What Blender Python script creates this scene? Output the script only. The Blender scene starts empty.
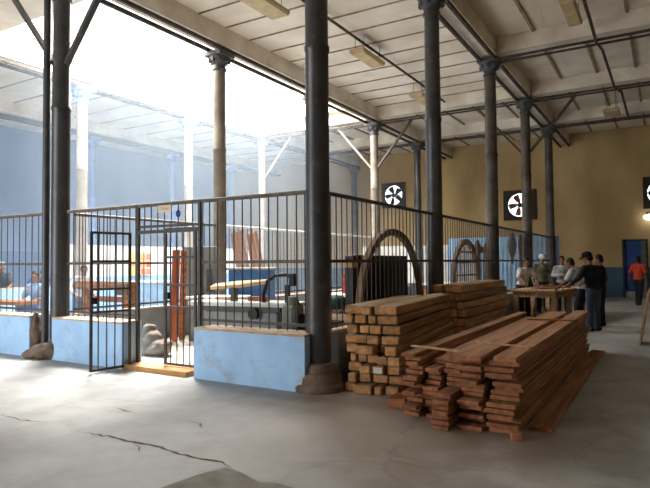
import bpy, bmesh, math, random
from mathutils import Vector, Matrix
random.seed(11)
PI = math.pi
scene = bpy.context.scene
COL = scene.collection

# ------------------------------------------------------------------ camera
cam_data = bpy.data.cameras.new('camera')
cam_data.sensor_fit = 'HORIZONTAL'
cam_data.sensor_width = 36.0
cam_data.lens = 36.0 * 569.7 / 650.0
cam_data.clip_end = 300
cam = bpy.data.objects.new('camera', cam_data)
COL.objects.link(cam)
yaw, pitch, roll = 0.538969, 0.032836, -0.007690
fw0 = Vector((-math.sin(yaw), math.cos(yaw), 0)); rt0 = Vector((math.cos(yaw), math.sin(yaw), 0)); up0 = Vector((0, 0, 1))
F = fw0 * math.cos(pitch) + up0 * math.sin(pitch)
U0 = up0 * math.cos(pitch) - fw0 * math.sin(pitch)
Rv = rt0 * math.cos(roll) + U0 * math.sin(roll)
U = U0 * math.cos(roll) - rt0 * math.sin(roll)
M3 = Matrix((Rv, U, -F)).transposed()
cam.matrix_world = Matrix.Translation((0, 0, 1.62)) @ M3.to_4x4()
scene.camera = cam

# ------------------------------------------------------------------ world, sun, daylight, exposure
world = bpy.data.worlds.new('world'); scene.world = world
world.use_nodes = True
bg = world.node_tree.nodes['Background']
bg.inputs['Color'].default_value = (0.85, 0.93, 1.0, 1)
bg.inputs['Strength'].default_value = 3.0

def sun(name, direction, energy, angle, color):
    d = bpy.data.lights.new(name, 'SUN'); d.energy = energy; d.angle = angle; d.color = color
    o = bpy.data.objects.new(name, d); COL.objects.link(o)
    o.rotation_euler = Vector(direction).to_track_quat('-Z', 'Y').to_euler()
def area(name, loc, direction, sx, sy, energy, color, spread=PI):
    d = bpy.data.lights.new(name, 'AREA'); d.shape = 'RECTANGLE'; d.size = sx; d.size_y = sy
    d.energy = energy; d.color = color; d.spread = spread
    o = bpy.data.objects.new(name, d); COL.objects.link(o); o.location = loc
    o.rotation_euler = Vector(direction).to_track_quat('-Z', 'Y').to_euler()
sun('sun', (0.52, -0.52, -1.0), 14.0, math.radians(16), (1.0, 0.97, 0.9))
area('skylight_daylight', (-11.95, 13.35, 8.5), (0, 0, -1), 4.2, 10.8, 3600, (1.0, 0.98, 0.95))
area('front_fill_light', (-14.0, -7.6, 2.6), (0.2, 1, -0.05), 8.0, 4.2, 1100, (1.0, 0.985, 0.97))  # unseen fill lamp behind the camera, added to brighten floor and low walls
scene.view_settings.view_transform = 'Standard'
scene.view_settings.look = 'None'
scene.view_settings.gamma = 1.0
scene.view_settings.use_curve_mapping = False
scene.view_settings.exposure = 0.0
scene.cycles.use_denoising = True
scene.cycles.max_bounces = 10
scene.cycles.diffuse_bounces = 5
scene.cycles.volume_bounces = 1
scene.cycles.sample_clamp_indirect = 6

# ------------------------------------------------------------------ materials
def lin(c):
    return tuple(((x / 255) / 12.92 if x / 255 <= 0.04045 else ((x / 255 + 0.055) / 1.055) ** 2.4) for x in c)
MATS = {}
def mat(name, c1, c2=None, rough=0.7, scale=4.0, stretch=(1, 1, 1), metal=0.0, bump=0.0, vary=0.0, ends=None, detail=4.0, coords='Object', lo=0.35, hi=0.65, spec=0.3):
    if name in MATS: return MATS[name]
    m = bpy.data.materials.new(name); m.use_nodes = True
    nt = m.node_tree; N = nt.nodes; L = nt.links
    b = N['Principled BSDF']
    b.inputs['Roughness'].default_value = rough; b.inputs['Metallic'].default_value = metal
    b.inputs['Specular IOR Level'].default_value = spec
    c1 = lin(c1); c2 = lin(c2) if c2 else tuple(x * 0.75 for x in c1)
    tc = N.new('ShaderNodeTexCoord'); mp = N.new('ShaderNodeMapping'); mp.inputs['Scale'].default_value = stretch
    nz = N.new('ShaderNodeTexNoise'); nz.inputs['Scale'].default_value = scale; nz.inputs['Detail'].default_value = detail
    cr = N.new('ShaderNodeValToRGB')
    cr.color_ramp.elements[0].position = lo; cr.color_ramp.elements[1].position = hi
    cr.color_ramp.elements[0].color = (*c2, 1); cr.color_ramp.elements[1].color = (*c1, 1)
    L.new(tc.outputs[coords], mp.inputs['Vector'])
    out = cr.outputs['Color']
    if vary:
        oi = N.new('ShaderNodeObjectInfo')
        ad = N.new('ShaderNodeVectorMath'); ad.operation = 'ADD'
        sc = N.new('ShaderNodeMath'); sc.operation = 'MULTIPLY'; sc.inputs[1].default_value = 37.0
        L.new(oi.outputs['Random'], sc.inputs[0]); L.new(mp.outputs['Vector'], ad.inputs[0]); L.new(sc.outputs[0], ad.inputs[1])
        L.new(ad.outputs['Vector'], nz.inputs['Vector'])
        hs = N.new('ShaderNodeHueSaturation')
        mr = N.new('ShaderNodeMapRange'); mr.inputs['To Min'].default_value = 1 - vary; mr.inputs['To Max'].default_value = 1 + vary
        L.new(oi.outputs['Random'], mr.inputs['Value']); L.new(mr.outputs['Result'], hs.inputs['Value'])
        L.new(out, hs.inputs['Color']); out = hs.outputs['Color']
    else:
        L.new(mp.outputs['Vector'], nz.inputs['Vector'])
    L.new(nz.outputs['Fac'], cr.inputs['Fac'])
    if ends:                                    # sawn end grain on the faces across the length
        sp = N.new('ShaderNodeSeparateXYZ'); L.new(tc.outputs['Normal'], sp.inputs[0])
        ab = N.new('ShaderNodeMath'); ab.operation = 'ABSOLUTE'; L.new(sp.outputs['Y'], ab.inputs[0])
        gt = N.new('ShaderNodeMath'); gt.operation = 'GREATER_THAN'; gt.inputs[1].default_value = 0.8; L.new(ab.outputs[0], gt.inputs[0])
        mm = N.new('ShaderNodeMixRGB'); mm.blend_type = 'MULTIPLY'; mm.inputs['Color2'].default_value = (*ends, 1)
        L.new(gt.outputs[0], mm.inputs['Fac']); L.new(out, mm.inputs['Color1']); out = mm.outputs['Color']
    L.new(out, b.inputs['Base Color'])
    if bump:
        bp_ = N.new('ShaderNodeBump'); bp_.inputs['Strength'].default_value = bump; bp_.inputs['Distance'].default_value = 0.02
        L.new(nz.outputs['Fac'], bp_.inputs['Height']); L.new(bp_.outputs['Normal'], b.inputs['Normal'])
    MATS[name] = m
    return m
def emit(name, c, s):
    m = bpy.data.materials.new(name); m.use_nodes = True
    b = m.node_tree.nodes['Principled BSDF']
    b.inputs['Base Color'].default_value = (*lin(c), 1)
    b.inputs['Emission Color'].default_value = (*lin(c), 1); b.inputs['Emission Strength'].default_value = s
    return m

IRON = mat('dark_iron_paint', (70, 71, 74), (55, 55, 58), 0.4, 3, bump=0.1, spec=0.5)
IRONB = mat('brown_iron_paint', (92, 84, 78), (70, 62, 56), 0.5, 3, bump=0.1)
CREAM = mat('cream_iron_paint', (146, 138, 126), (120, 110, 98), 0.55, 2.5, bump=0.1)
RUSTY = mat('rusty_steel', (84, 72, 62), (58, 48, 42), 0.7, 6)
BARS = mat('fence_steel', (84, 81, 78), (66, 62, 60), 0.55, 8)
RAIL = mat('fence_rail_steel', (112, 104, 94), (84, 76, 68), 0.6, 8)
PLASTER = mat('ceiling_plaster', (234, 227, 214), (212, 202, 186), 0.9, 0.9, detail=6)
BEAMW = mat('beam_plaster', (234, 227, 212), (206, 194, 176), 0.9, 1.5, detail=6)
BLUEP = mat('pale_blue_wall_paint', (174, 214, 252), (160, 198, 238), 0.75, 2.2, detail=8)
def scuffs(m, c, scale, lo, hi, amount):          # worn, dusty scuff marks over a paint
    nt = m.node_tree; N = nt.nodes; L = nt.links; b = N['Principled BSDF']
    src = b.inputs['Base Color'].links[0].from_socket
    g = N.new('ShaderNodeNewGeometry'); n = N.new('ShaderNodeTexNoise'); n.inputs['Scale'].default_value = scale; n.inputs['Detail'].default_value = 9; n.inputs['Roughness'].default_value = .7
    L.new(g.outputs['Position'], n.inputs['Vector'])
    mr = N.new('ShaderNodeMapRange'); mr.inputs['From Min'].default_value = lo; mr.inputs['From Max'].default_value = hi; mr.inputs['To Max'].default_value = amount
    L.new(n.outputs['Fac'], mr.inputs['Value'])
    mx = N.new('ShaderNodeMixRGB'); L.new(mr.outputs['Result'], mx.inputs['Fac']); L.new(src, mx.inputs['Color1']); mx.inputs['Color2'].default_value = (*lin(c), 1)
    L.new(mx.outputs['Color'], b.inputs['Base Color'])
scuffs(BLUEP, (150, 136, 124), 2.4, .54, .72, .6)
scuffs(IRON, (120, 112, 104), 5.0, .56, .75, .5)
scuffs(PLASTER, (170, 150, 124), 0.5, .56, .75, .5)
CONC = mat('grey_render', (150, 152, 152), (128, 128, 126), 0.85, 3)
MASON = mat('dusty_masonry', (128, 112, 100), (100, 85, 74), 0.9, 6, bump=0.2)
PLANKM = mat('reddish_sawn_wood', (178, 134, 102), (138, 97, 70), 0.75, 3.0, (6, 0.35, 6), bump=0.15, vary=0.2, ends=(.95, .72, .6))
BEAMM = mat('tan_squared_timber', (182, 150, 114), (140, 110, 80), 0.75, 3.0, (5, 0.4, 5), bump=0.15, vary=0.22, ends=(1.25, .98, .72))
PALEW = mat('pale_dry_wood', (196, 164, 124), (164, 130, 94), 0.75, 3, (5, 0.4, 5), vary=0.1)
BENCHW = mat('bench_wood', (170, 112, 72), (130, 80, 50), 0.65, 3, (0.4, 4, 4))
REDW = mat('orange_plank_wood', (176, 96, 62), (140, 70, 44), 0.65, 3, (5, 5, 0.4))
DARKW = mat('dark_weathered_wood', (58, 50, 46), (42, 36, 33), 0.7, 3, (5, 5, 0.4))
ARCHW = mat('bent_brown_wood', (144, 118, 96), (112, 90, 72), 0.7, 3)
GREYM = mat('grey_machine_paint', (138, 142, 142), (120, 124, 124), 0.5, 3)
BLUEM = mat('blue_machine_paint', (72, 118, 176), (58, 98, 150), 0.5, 3)
WHITEM = mat('white_worn_top', (226, 226, 222), (204, 202, 196), 0.6, 3)
BLACK = mat('black_paint', (32, 32, 34), (24, 24, 26), 0.5, 4)
LIGHTFIX = mat('cream_light_housing', (196, 176, 142), (180, 160, 126), 0.6, 2)
SKIN = mat('skin', (150, 104, 80), (138, 94, 72), 0.6, 5)
SKIND = mat('dark_skin', (96, 64, 48), (86, 56, 42), 0.6, 5)
HAIR = mat('black_hair', (26, 22, 20), (18, 15, 14), 0.6, 20)
def cloth(name, c): return mat('cloth_' + name, c, tuple(int(x * 0.85) for x in c), 0.9, 6, bump=0.2)

# ochre wall over blue dado (far wall): colour by height
def wall_mat(name, up1, up2, lo1, lo2, h, wob=0.02):
    m = bpy.data.materials.new(name); m.use_nodes = True
    nt = m.node_tree; N = nt.nodes; L = nt.links; b = N['Principled BSDF']; b.inputs['Roughness'].default_value = 0.9
    b.inputs['Specular IOR Level'].default_value = 0.15
    g = N.new('ShaderNodeNewGeometry'); sx = N.new('ShaderNodeSeparateXYZ'); L.new(g.outputs['Position'], sx.inputs[0])
    n1 = N.new('ShaderNodeTexNoise'); n1.inputs['Scale'].default_value = 0.6; n1.inputs['Detail'].default_value = 7
    mp = N.new('ShaderNodeMapping'); mp.inputs['Scale'].default_value = (1, 1, 0.5); L.new(g.outputs['Position'], mp.inputs['Vector']); L.new(mp.outputs['Vector'], n1.inputs['Vector'])
    def ramp(a, c):
        r = N.new('ShaderNodeValToRGB'); r.color_ramp.elements[0].position = 0.35; r.color_ramp.elements[1].position = 0.65
        r.color_ramp.elements[0].color = (*lin(c), 1); r.color_ramp.elements[1].color = (*lin(a), 1)
        L.new(n1.outputs['Fac'], r.inputs['Fac']); return r
    ru, rl = ramp(up1, up2), ramp(lo1, lo2)
    gt = N.new('ShaderNodeMath'); gt.operation = 'GREATER_THAN'; gt.inputs[1].default_value = h; L.new(sx.outputs['Z'], gt.inputs[0])
    mx = N.new('ShaderNodeMixRGB'); L.new(gt.outputs[0], mx.inputs['Fac']); L.new(rl.outputs['Color'], mx.inputs['Color1']); L.new(ru.outputs['Color'], mx.inputs['Color2'])
    L.new(mx.outputs['Color'], b.inputs['Base Color'])
    return m
OCHRE = wall_mat('ochre_wall_blue_dado', (192, 167, 122), (168, 143, 100), (76, 104, 130), (64, 90, 112), 1.33)
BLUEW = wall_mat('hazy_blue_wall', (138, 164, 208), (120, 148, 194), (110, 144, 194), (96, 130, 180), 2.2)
LPART = wall_mat('pale_partition', (206, 208, 206), (184, 188, 190), (130, 172, 216), (112, 154, 198), 1.25)

def floor_mat():
    m = bpy.data.materials.new('worn_concrete_floor'); m.use_nodes = True
    nt = m.node_tree; N = nt.nodes; L = nt.links; b = N['Principled BSDF']
    b.inputs['Specular IOR Level'].default_value = 0.35
    g = N.new('ShaderNodeNewGeometry')
    def noise(s, d, dist=0.0):
        n = N.new('ShaderNodeTexNoise'); n.inputs['Scale'].default_value = s; n.inputs['Detail'].default_value = d
        n.inputs['Distortion'].default_value = dist; L.new(g.outputs['Position'], n.inputs['Vector']); return n
    def ramp(src, stops):
        r = N.new('ShaderNodeValToRGB')
        e = r.color_ramp.elements
        e[0].position, e[0].color = stops[0][0], (*stops[0][1], 1)
        e[1].position, e[1].color = stops[-1][0], (*stops[-1][1], 1)
        for p, c in stops[1:-1]:
            x = e.new(p); x.color = (*c, 1)
        L.new(src, r.inputs['Fac']); return r
    n1 = noise(0.45, 8, 0.4)
    base = ramp(n1.outputs['Fac'], [(0.3, lin((142, 142, 141))), (0.5, lin((168, 169, 169))), (0.68, lin((188, 189, 189)))])
    n2 = noise(2.6, 12, 0.3)
    r2 = ramp(n2.outputs['Fac'], [(0.36, (0.72,) * 3), (0.58, (1.0,) * 3)])
    mu = N.new('ShaderNodeMixRGB'); mu.blend_type = 'MULTIPLY'; mu.inputs['Fac'].default_value = 0.75
    L.new(base.outputs['Color'], mu.inputs['Color1']); L.new(r2.outputs['Color'], mu.inputs['Color2'])
    # brown dusty patches
    n3 = noise(0.8, 6, 0.8)
    r3 = ramp(n3.outputs['Fac'], [(0.54, (0,) * 3), (0.72, (0.35,) * 3)])
    mb = N.new('ShaderNodeMixRGB'); L.new(r3.outputs['Color'], mb.inputs['Fac'])
    L.new(mu.outputs['Color'], mb.inputs['Color1']); mb.inputs['Color2'].default_value = (*lin((136, 118, 98)), 1)
    # brown sawdust trodden in around the lumber piles
    di = N.new('ShaderNodeVectorMath'); di.operation = 'DISTANCE'; L.new(g.outputs['Position'], di.inputs[0]); di.inputs[1].default_value = (-2.4, 5.4, 0)
    d2 = N.new('ShaderNodeMath'); d2.operation = 'MULTIPLY_ADD'; L.new(n2.outputs['Fac'], d2.inputs[0]); d2.inputs[1].default_value = 2.2; L.new(di.outputs['Value'], d2.inputs[2])
    r5 = ramp(d2.outputs[0], [(0.0, (.62,) * 3), (1.0, (0,) * 3)])
    mr5 = N.new('ShaderNodeMapRange'); mr5.inputs['From Min'].default_value = 2.0; mr5.inputs['From Max'].default_value = 3.4; mr5.inputs['To Min'].default_value = 0; mr5.inputs['To Max'].default_value = 1
    L.new(d2.outputs[0], mr5.inputs['Value']); L.new(mr5.outputs['Result'], r5.inputs['Fac'])
    m5 = N.new('ShaderNodeMixRGB'); L.new(r5.outputs['Color'], m5.inputs['Fac']); L.new(mb.outputs['Color'], m5.inputs['Color1']); m5.inputs['Color2'].default_value = (*lin((142, 120, 100)), 1)
    mb = m5
    # fine cracks
    vo = N.new('ShaderNodeTexVoronoi'); vo.feature = 'DISTANCE_TO_EDGE'; vo.inputs['Scale'].default_value = 0.33
    ad = N.new('ShaderNodeVectorMath'); ad.operation = 'MULTIPLY_ADD'
    nw = noise(1.6, 6); L.new(nw.outputs['Color'], ad.inputs[0]); ad.inputs[1].default_value = (0.9, 0.9, 0); L.new(g.outputs['Position'], ad.inputs[2])
    L.new(ad.outputs['Vector'], vo.inputs['Vector'])
    rc = ramp(vo.outputs['Distance'], [(0.0, (0.45,) * 3), (0.008, (1.0,) * 3)])
    mc = N.new('ShaderNodeMixRGB'); mc.blend_type = 'MULTIPLY'
    rk = ramp(n3.outputs['Fac'], [(0.42, (0,) * 3), (0.6, (0.35,) * 3)]); L.new(rk.outputs['Color'], mc.inputs['Fac'])
    L.new(mb.outputs['Color'], mc.inputs['Color1']); L.new(rc.outputs['Color'], mc.inputs['Color2'])
    L.new(mc.outputs['Color'], b.inputs['Base Color'])
    rr = N.new('ShaderNodeMapRange'); rr.inputs['To Min'].default_value = 0.4; rr.inputs['To Max'].default_value = 0.75
    L.new(n2.outputs['Fac'], rr.inputs['Value']); L.new(rr.outputs['Result'], b.inputs['Roughness'])
    bu = N.new('ShaderNodeBump'); bu.inputs['Strength'].default_value = 0.12; bu.inputs['Distance'].default_value = 0.02
    L.new(n2.outputs['Fac'], bu.inputs['Height']); L.new(bu.outputs['Normal'], b.inputs['Normal'])
    return m
FLOOR = floor_mat()

# ------------------------------------------------------------------ mesh helpers
class MB:
    def __init__(self): self.bm = bmesh.new()
    def box(self, x0, x1, y0, y1, z0, z1, M=None, bev=0.0):
        g = bmesh.ops.create_cube(self.bm, size=1)
        T = Matrix.Translation(((x0 + x1) / 2, (y0 + y1) / 2, (z0 + z1) / 2)) @ Matrix.Diagonal((x1 - x0, y1 - y0, z1 - z0, 1))
        bmesh.ops.transform(self.bm, matrix=(M @ T) if M else T, verts=g['verts'])
        if bev:
            es = list({e for v in g['verts'] for e in v.link_edges})
            bmesh.ops.bevel(self.bm, geom=es, offset=bev, segments=1, affect='EDGES')
        return self
    def bar(self, a, b, w, h=None):            # rectangular bar between two points
        a, b = Vector(a), Vector(b); d = b - a; h = h or w
        q = d.to_track_quat('Z', 'Y').to_matrix().to_4x4()
        return self.box(-w / 2, w / 2, -h / 2, h / 2, 0, d.length, Matrix.Translation(a) @ q)
    def tube(self, a, b, r, r2=None, seg=10):
        a, b = Vector(a), Vector(b); d = b - a
        M = Matrix.Translation((a + b) / 2) @ d.to_track_quat('Z', 'Y').to_matrix().to_4x4()
        bmesh.ops.create_cone(self.bm, cap_ends=True, segments=seg, radius1=r, radius2=r if r2 is None else r2, depth=d.length, matrix=M)
        return self
    def path(self, pts, r, seg=8, closed=False):
        pts = [Vector(p) for p in pts]; n = len(pts); rings = []
        for i, p in enumerate(pts):
            t = (pts[(i + 1) % n] - pts[i - 1]) if closed else (pts[min(i + 1, n - 1)] - pts[max(i - 1, 0)])
            t.normalize()
            ref = Vector((0, 0, 1)) if abs(t.z) < 0.95 else Vector((1, 0, 0))
            u = t.cross(ref).normalized(); v = u.cross(t)
            # keep frame consistent
            if rings:
                pu = self._pu; u = (pu - t * pu.dot(t)).normalized(); v = u.cross(t)
            self._pu = u
            rr = r[i] if isinstance(r, (list, tuple)) else r
            rings.append([self.bm.verts.new(p + (u * math.cos(2 * PI * k / seg) + v * math.sin(2 * PI * k / seg)) * rr) for k in range(seg)])
        for i in range(n if closed else n - 1):
            A, B = rings[i], rings[(i + 1) % n]
            for k in range(seg): self.bm.faces.new((A[k], A[(k + 1) % seg], B[(k + 1) % seg], B[k]))
        if not closed:
            self.bm.faces.new(rings[0]); self.bm.faces.new(list(reversed(rings[-1])))
        return self
    def lathe(self, prof, seg=24, c=(0, 0, 0)):
        rings = []
        for r, z in prof:
            rings.append([self.bm.verts.new((c[0] + r * math.cos(2 * PI * k / seg), c[1] + r * math.sin(2 * PI * k / seg), c[2] + z)) for k in range(seg)])
        for A, B in zip(rings, rings[1:]):
            for k in range(seg): self.bm.faces.new((A[k], A[(k + 1) % seg], B[(k + 1) % seg], B[k]))
        self.bm.faces.new(list(reversed(rings[0]))); self.bm.faces.new(rings[-1])
        return self
    def ball(self, c, r, M=None, sub=2):
        r = (r, r, r) if not isinstance(r, (tuple, list)) else r
        T = Matrix.Translation(c) @ (M.to_4x4() if M else Matrix.Identity(4)) @ Matrix.Diagonal((*r, 1))
        bmesh.ops.create_icosphere(self.bm, subdivisions=sub, radius=1, matrix=T)
        return self
    def cap(self, a, b, r1, r2=None, sub=2):   # tapered capsule
        r2 = r1 if r2 is None else r2
        self.ball(a, r1, sub=sub); self.ball(b, r2, sub=sub)
        if (Vector(a) - Vector(b)).length > 1e-4: self.tube(a, b, r1, r2, 12)
        return self
    def prism(self, pts, z0, z1, M=None):      # polygon in XY extruded in z
        lo = [self.bm.verts.new((x, y, z0)) for x, y in pts]; hi = [self.bm.verts.new((x, y, z1)) for x, y in pts]
        n = len(pts)
        self.bm.faces.new(list(reversed(lo))); self.bm.faces.new(hi)
        for i in range(n): self.bm.faces.new((lo[i], lo[(i + 1) % n], hi[(i + 1) % n], hi[i]))
        if M: bmesh.ops.transform(self.bm, matrix=M, verts=lo + hi)
        return self
    def mesh(self, name, m, smooth=False):
        bmesh.ops.recalc_face_normals(self.bm, faces=self.bm.faces[:])
        me = bpy.data.meshes.new(name); self.bm.to_mesh(me); self.bm.free()
        me.materials.append(m)
        if smooth:
            for p in me.polygons: p.use_smooth = True
            try: me.set_sharp_from_angle(angle=math.radians(40))
            except Exception: pass
        return me
    def obj(self, name, m, parent=None, loc=None, rz=0, smooth=False):
        return link(name, self.mesh(name, m, smooth), parent, loc, rz)
def link(name, me, parent=None, loc=None, rz=0):
    o = bpy.data.objects.new(name, me); COL.objects.link(o)
    if parent: o.parent = parent
    if loc is not None: o.location = loc
    o.rotation_euler = (0, 0, rz)
    return o
def tag(o, label, cat, group=None, kind=None):
    o['label'] = label; o['category'] = cat
    if group: o['group'] = group
    if kind: o['kind'] = kind
    return o
def thing(name, label, cat, loc=(0, 0, 0), rz=0, group=None):
    return tag(link(name, None, None, loc, rz), label, cat, group)
def struct(o, label=None):
    o['kind'] = 'structure'
    if label: o['label'] = label
    return o
def copy_tree(o, parent=None):
    c = o.copy(); COL.objects.link(c); c.parent = parent
    for ch in list(o.children): copy_tree(ch, c)
    return c
def remeshed(mb, name, m, voxel, smooth=3, parent=None):
    me = mb.mesh(name + '_raw', m)
    o = bpy.data.objects.new('tmp', me); COL.objects.link(o)
    r = o.modifiers.new('r', 'REMESH'); r.mode = 'VOXEL'; r.voxel_size = voxel; r.use_smooth_shade = True
    if smooth:
        s = o.modifiers.new('s', 'SMOOTH'); s.factor = 0.5; s.iterations = smooth
    dg = bpy.context.evaluated_depsgraph_get()
    me2 = bpy.data.meshes.new_from_object(o.evaluated_get(dg))
    bpy.data.objects.remove(o)
    me2.materials.clear(); me2.materials.append(m)
    for p in me2.polygons: p.use_smooth = True
    return link(name, me2, parent)
ORD = ['first', 'second', 'third', 'fourth', 'fifth', 'sixth', 'seventh', 'eighth', 'ninth', 'tenth', 'eleventh', 'twelfth', 'thirteenth', 'fourteenth']

# ------------------------------------------------------------------ layout numbers (metres)
XR, XM, XL = -3.866, -9.364, -14.672
XLL = -20.0
Y1, DY = 6.287, 4.352
YS = [Y1 + i * DY for i in range(6)]          # 6.29 10.64 14.99 19.34 23.69 28.05
HC = 6.82                                     # capital top
ZB0, ZC = 6.98, 7.42                          # beam underside, ceiling
XW, XE, YF, YBK = -23.5, 4.2, -8.0, 28.0

# ------------------------------------------------------------------ structure
struct(MB().box(XW - .3, XE + .3, YF - .3, YBK + .3, -0.2, 0).obj('floor', FLOOR))
OX0, OX1, OY0, OY1 = -14.42, -9.75, 7.9, 18.8     # skylight opening
c = MB()
c.box(OX1, XE + .3, YF - .3, YBK + .3, ZC, ZC + .2).box(XW - .3, OX0, YF - .3, YBK + .3, ZC, ZC + .2)
c.box(OX0, OX1, YF - .3, OY0, ZC, ZC + .2).box(OX0, OX1, OY1, YBK + .3, ZC, ZC + .2)
struct(c.obj('ceiling', PLASTER))
lt = MB()
lt.box(OX0 - .12, OX0, OY0 - .12, OY1 + .12, ZC + .2, 8.6).box(OX1, OX1 + .12, OY0 - .12, OY1 + .12, ZC + .2, 8.6)
lt.box(OX0, OX1, OY0 - .12, OY0, ZC + .2, 8.6).box(OX0, OX1, OY1, OY1 + .12, ZC + .2, 8.6)
struct(lt.obj('trim_1', PLASTER), 'raised white kerb walls around the long skylight')
# far wall with openings for the fans
def wall_with_holes(x0, x1, z1, holes, y0, y1):
    mb = MB(); xs = sorted({x0, x1, *[h[0] for h in holes], *[h[1] for h in holes]})
    for a, b in zip(xs, xs[1:]):
        hs = [h for h in holes if h[0] <= a + 1e-6 and h[1] >= b - 1e-6]
        z = 0
        for h in sorted(hs, key=lambda h: h[2]):
            mb.box(a, b, y0, y1, z, h[2]); z = h[3]
        mb.box(a, b, y0, y1, z, z1)
    return mb
FANS = [(-12.98, -11.84, 4.62, 5.76), (-6.55, -5.25, 3.68, 4.90), (-0.68, 0.5, 3.92, 5.08)]
DOOR = (-1.56, -0.72, 0.0, 2.46)
struct(wall_with_holes(XW, XE, ZC, FANS + [DOOR], YBK, YBK + .12).obj('wall_back', OCHRE))
struct(MB().box(XW - .3, XW, YF, YBK + .3, 0, ZC).obj('wall_left', BLUEW))
struct(MB().box(XE, XE + .3, YF, YBK + .3, 0, ZC).obj('wall_right', OCHRE))
struct(wall_with_holes(XW, XE, ZC, [(-18.0, -10.0, 0.0, 4.7)], YF - .3, YF).obj('wall_front', OCHRE))  # out-of-view wall; its wide opening is added to suit the fill lamp
# door in the far wall: dark blue panelled leaf, ajar frame
d = struct(MB().box(DOOR[0] - .07, DOOR[0], YBK - .03, YBK + .2, 0, 2.53).box(DOOR[1], DOOR[1] + .07, YBK - .03, YBK + .2, 0, 2.53)
           .box(DOOR[0], DOOR[1], YBK - .03, YBK + .2, 2.46, 2.53).obj('door_1', mat('dark_door_frame', (46, 50, 58), None, 0.6)), 'dark framed blue door in the far ochre wall')
MB().box(DOOR[0], DOOR[1] - .2, YBK + .12, YBK + .17, 0.28, 2.46).box(DOOR[0] + .1, DOOR[1] - .3, YBK + .10, YBK + .12, .5, 1.2).box(DOOR[0] + .1, DOOR[1] - .3, YBK + .10, YBK + .12, 1.35, 2.3).obj('door_leaf', mat('deep_blue_paint', (38, 78, 148), (30, 62, 122), 0.5), d)
MB().box(DOOR[1] - .2, DOOR[1], YBK + .12, YBK + .17, 0.28, 2.46).obj('side_panel', mat('greyish_panel', (110, 118, 120), None, 0.7), d)
MB().box(DOOR[0], DOOR[1], YBK + .02, YBK + .3, 0, 0.28).obj('door_step', CONC, d)

# low blue walls of the cages
LWH = 0.69
LWF = .29
def low_wall(name, x0, x1, y0, y1, h=LWH, m=BLUEP, coping=True):
    o = struct(MB().box(x0, x1, y0, y1, 0, h).obj(name, m))
    if coping: MB().box(x0, x1, y0 - .003, y1 + .003, h, h + .03).obj('coping', mat('dusty_coping', (206, 190, 170), (176, 150, 126), 0.9, 5), o)
    return o
GX0, GX1 = -7.24, -5.92
low_wall('wall_cage_front_west', XM + .32, GX0 - .03, Y1 - LWF, Y1 + .1)
low_wall('wall_cage_front_east', GX1 + .16, XR - .03, Y1 - LWF, Y1 + .1)
low_wall('wall_cage_far_front', -22.5, XM - .33, Y1 - LWF, Y1 + .1)
for ya, yb in zip(YS[:4], YS[1:5]): low_wall('wall_cage_aisle', XR - .09, XR + .09, ya + .36, yb - .25, m=CONC)
for ya, yb in zip(YS[:4], YS[1:5]): low_wall('wall_cage_middle', XM - .1, XM + .1, ya + .36, yb - .25, m=mat('shaded_grey_render', (148, 154, 162), (128, 132, 138), .85, 3))
low_wall('wall_cage_inner', XL - .1, XL + .1, Y1 + .3, 9.9, h=1.0)
struct(MB().box(GX0, GX1, Y1 - LWF, Y1 + .1, 0, 0.07).obj('trim_2', mat('worn_wooden_sill', (206, 158, 104), (180, 132, 84), 0.8, 4)), 'worn wooden threshold under the cage gate')
struct(MB().box(XM + .12, XR - .12, Y1 + .15, 12.0, 0, 0.05).obj('trim_3', mat('pale_cage_screed', (190, 184, 172), (160, 152, 140), 0.9, 2)), 'raised pale screed inside the cage')
# corrugated blue sheet partition closing the cage at its far end
def corrugated(name, x0, x1, y, z0, z1, m, axis='x', pitch=.17):
    mb = MB(); n = int((x1 - x0) / (pitch / 2)); pts = []
    for i in range(n + 1):
        pts.append((x0 + (x1 - x0) * i / n, .02 if i % 2 else -.02))
    poly = pts + [(p[0], p[1] + .012) for p in reversed(pts)]
    M = Matrix.Translation((0, y, 0)) if axis == 'x' else Matrix.Translation((y, 0, 0)) @ Matrix.Rotation(PI / 2, 4, 'Z')
    mb.prism(poly, z0, z1, M)
    return mb.obj(name, m)
struct(corrugated('wall_cage_back', -8.0, XR - .2, 23.75, 0, 2.62, mat('sky_blue_sheet', (146, 184, 214), (128, 166, 198), .6, 2)))
struct(corrugated('wall_cage_back_pale', -12.2, -8.0, 23.75, 0, 2.35, mat('pale_grey_sheet', (206, 206, 200), (186, 186, 180), .7, 2)))
struct(MB().box(XR - .2, XR + .3, 23.7, 23.78, 0, 2.6).obj('wall_cage_end', mat('slate_blue_panel', (84, 104, 124), None, .8, 2)))  # narrow end panel in a darker blue than the sheet beside it
struct(MB().box(XL - .16, XL - .06, 10.0, 19.0, 0, 2.2).obj('wall_inner_partition', LPART))
struct(corrugated('wall_inner_sheet', 5.0, 10.0, XL - 3.2, 0, 2.35, mat('grey_blue_sheet', (142, 160, 176), (122, 142, 160), .7, 2), axis='y'))

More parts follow.
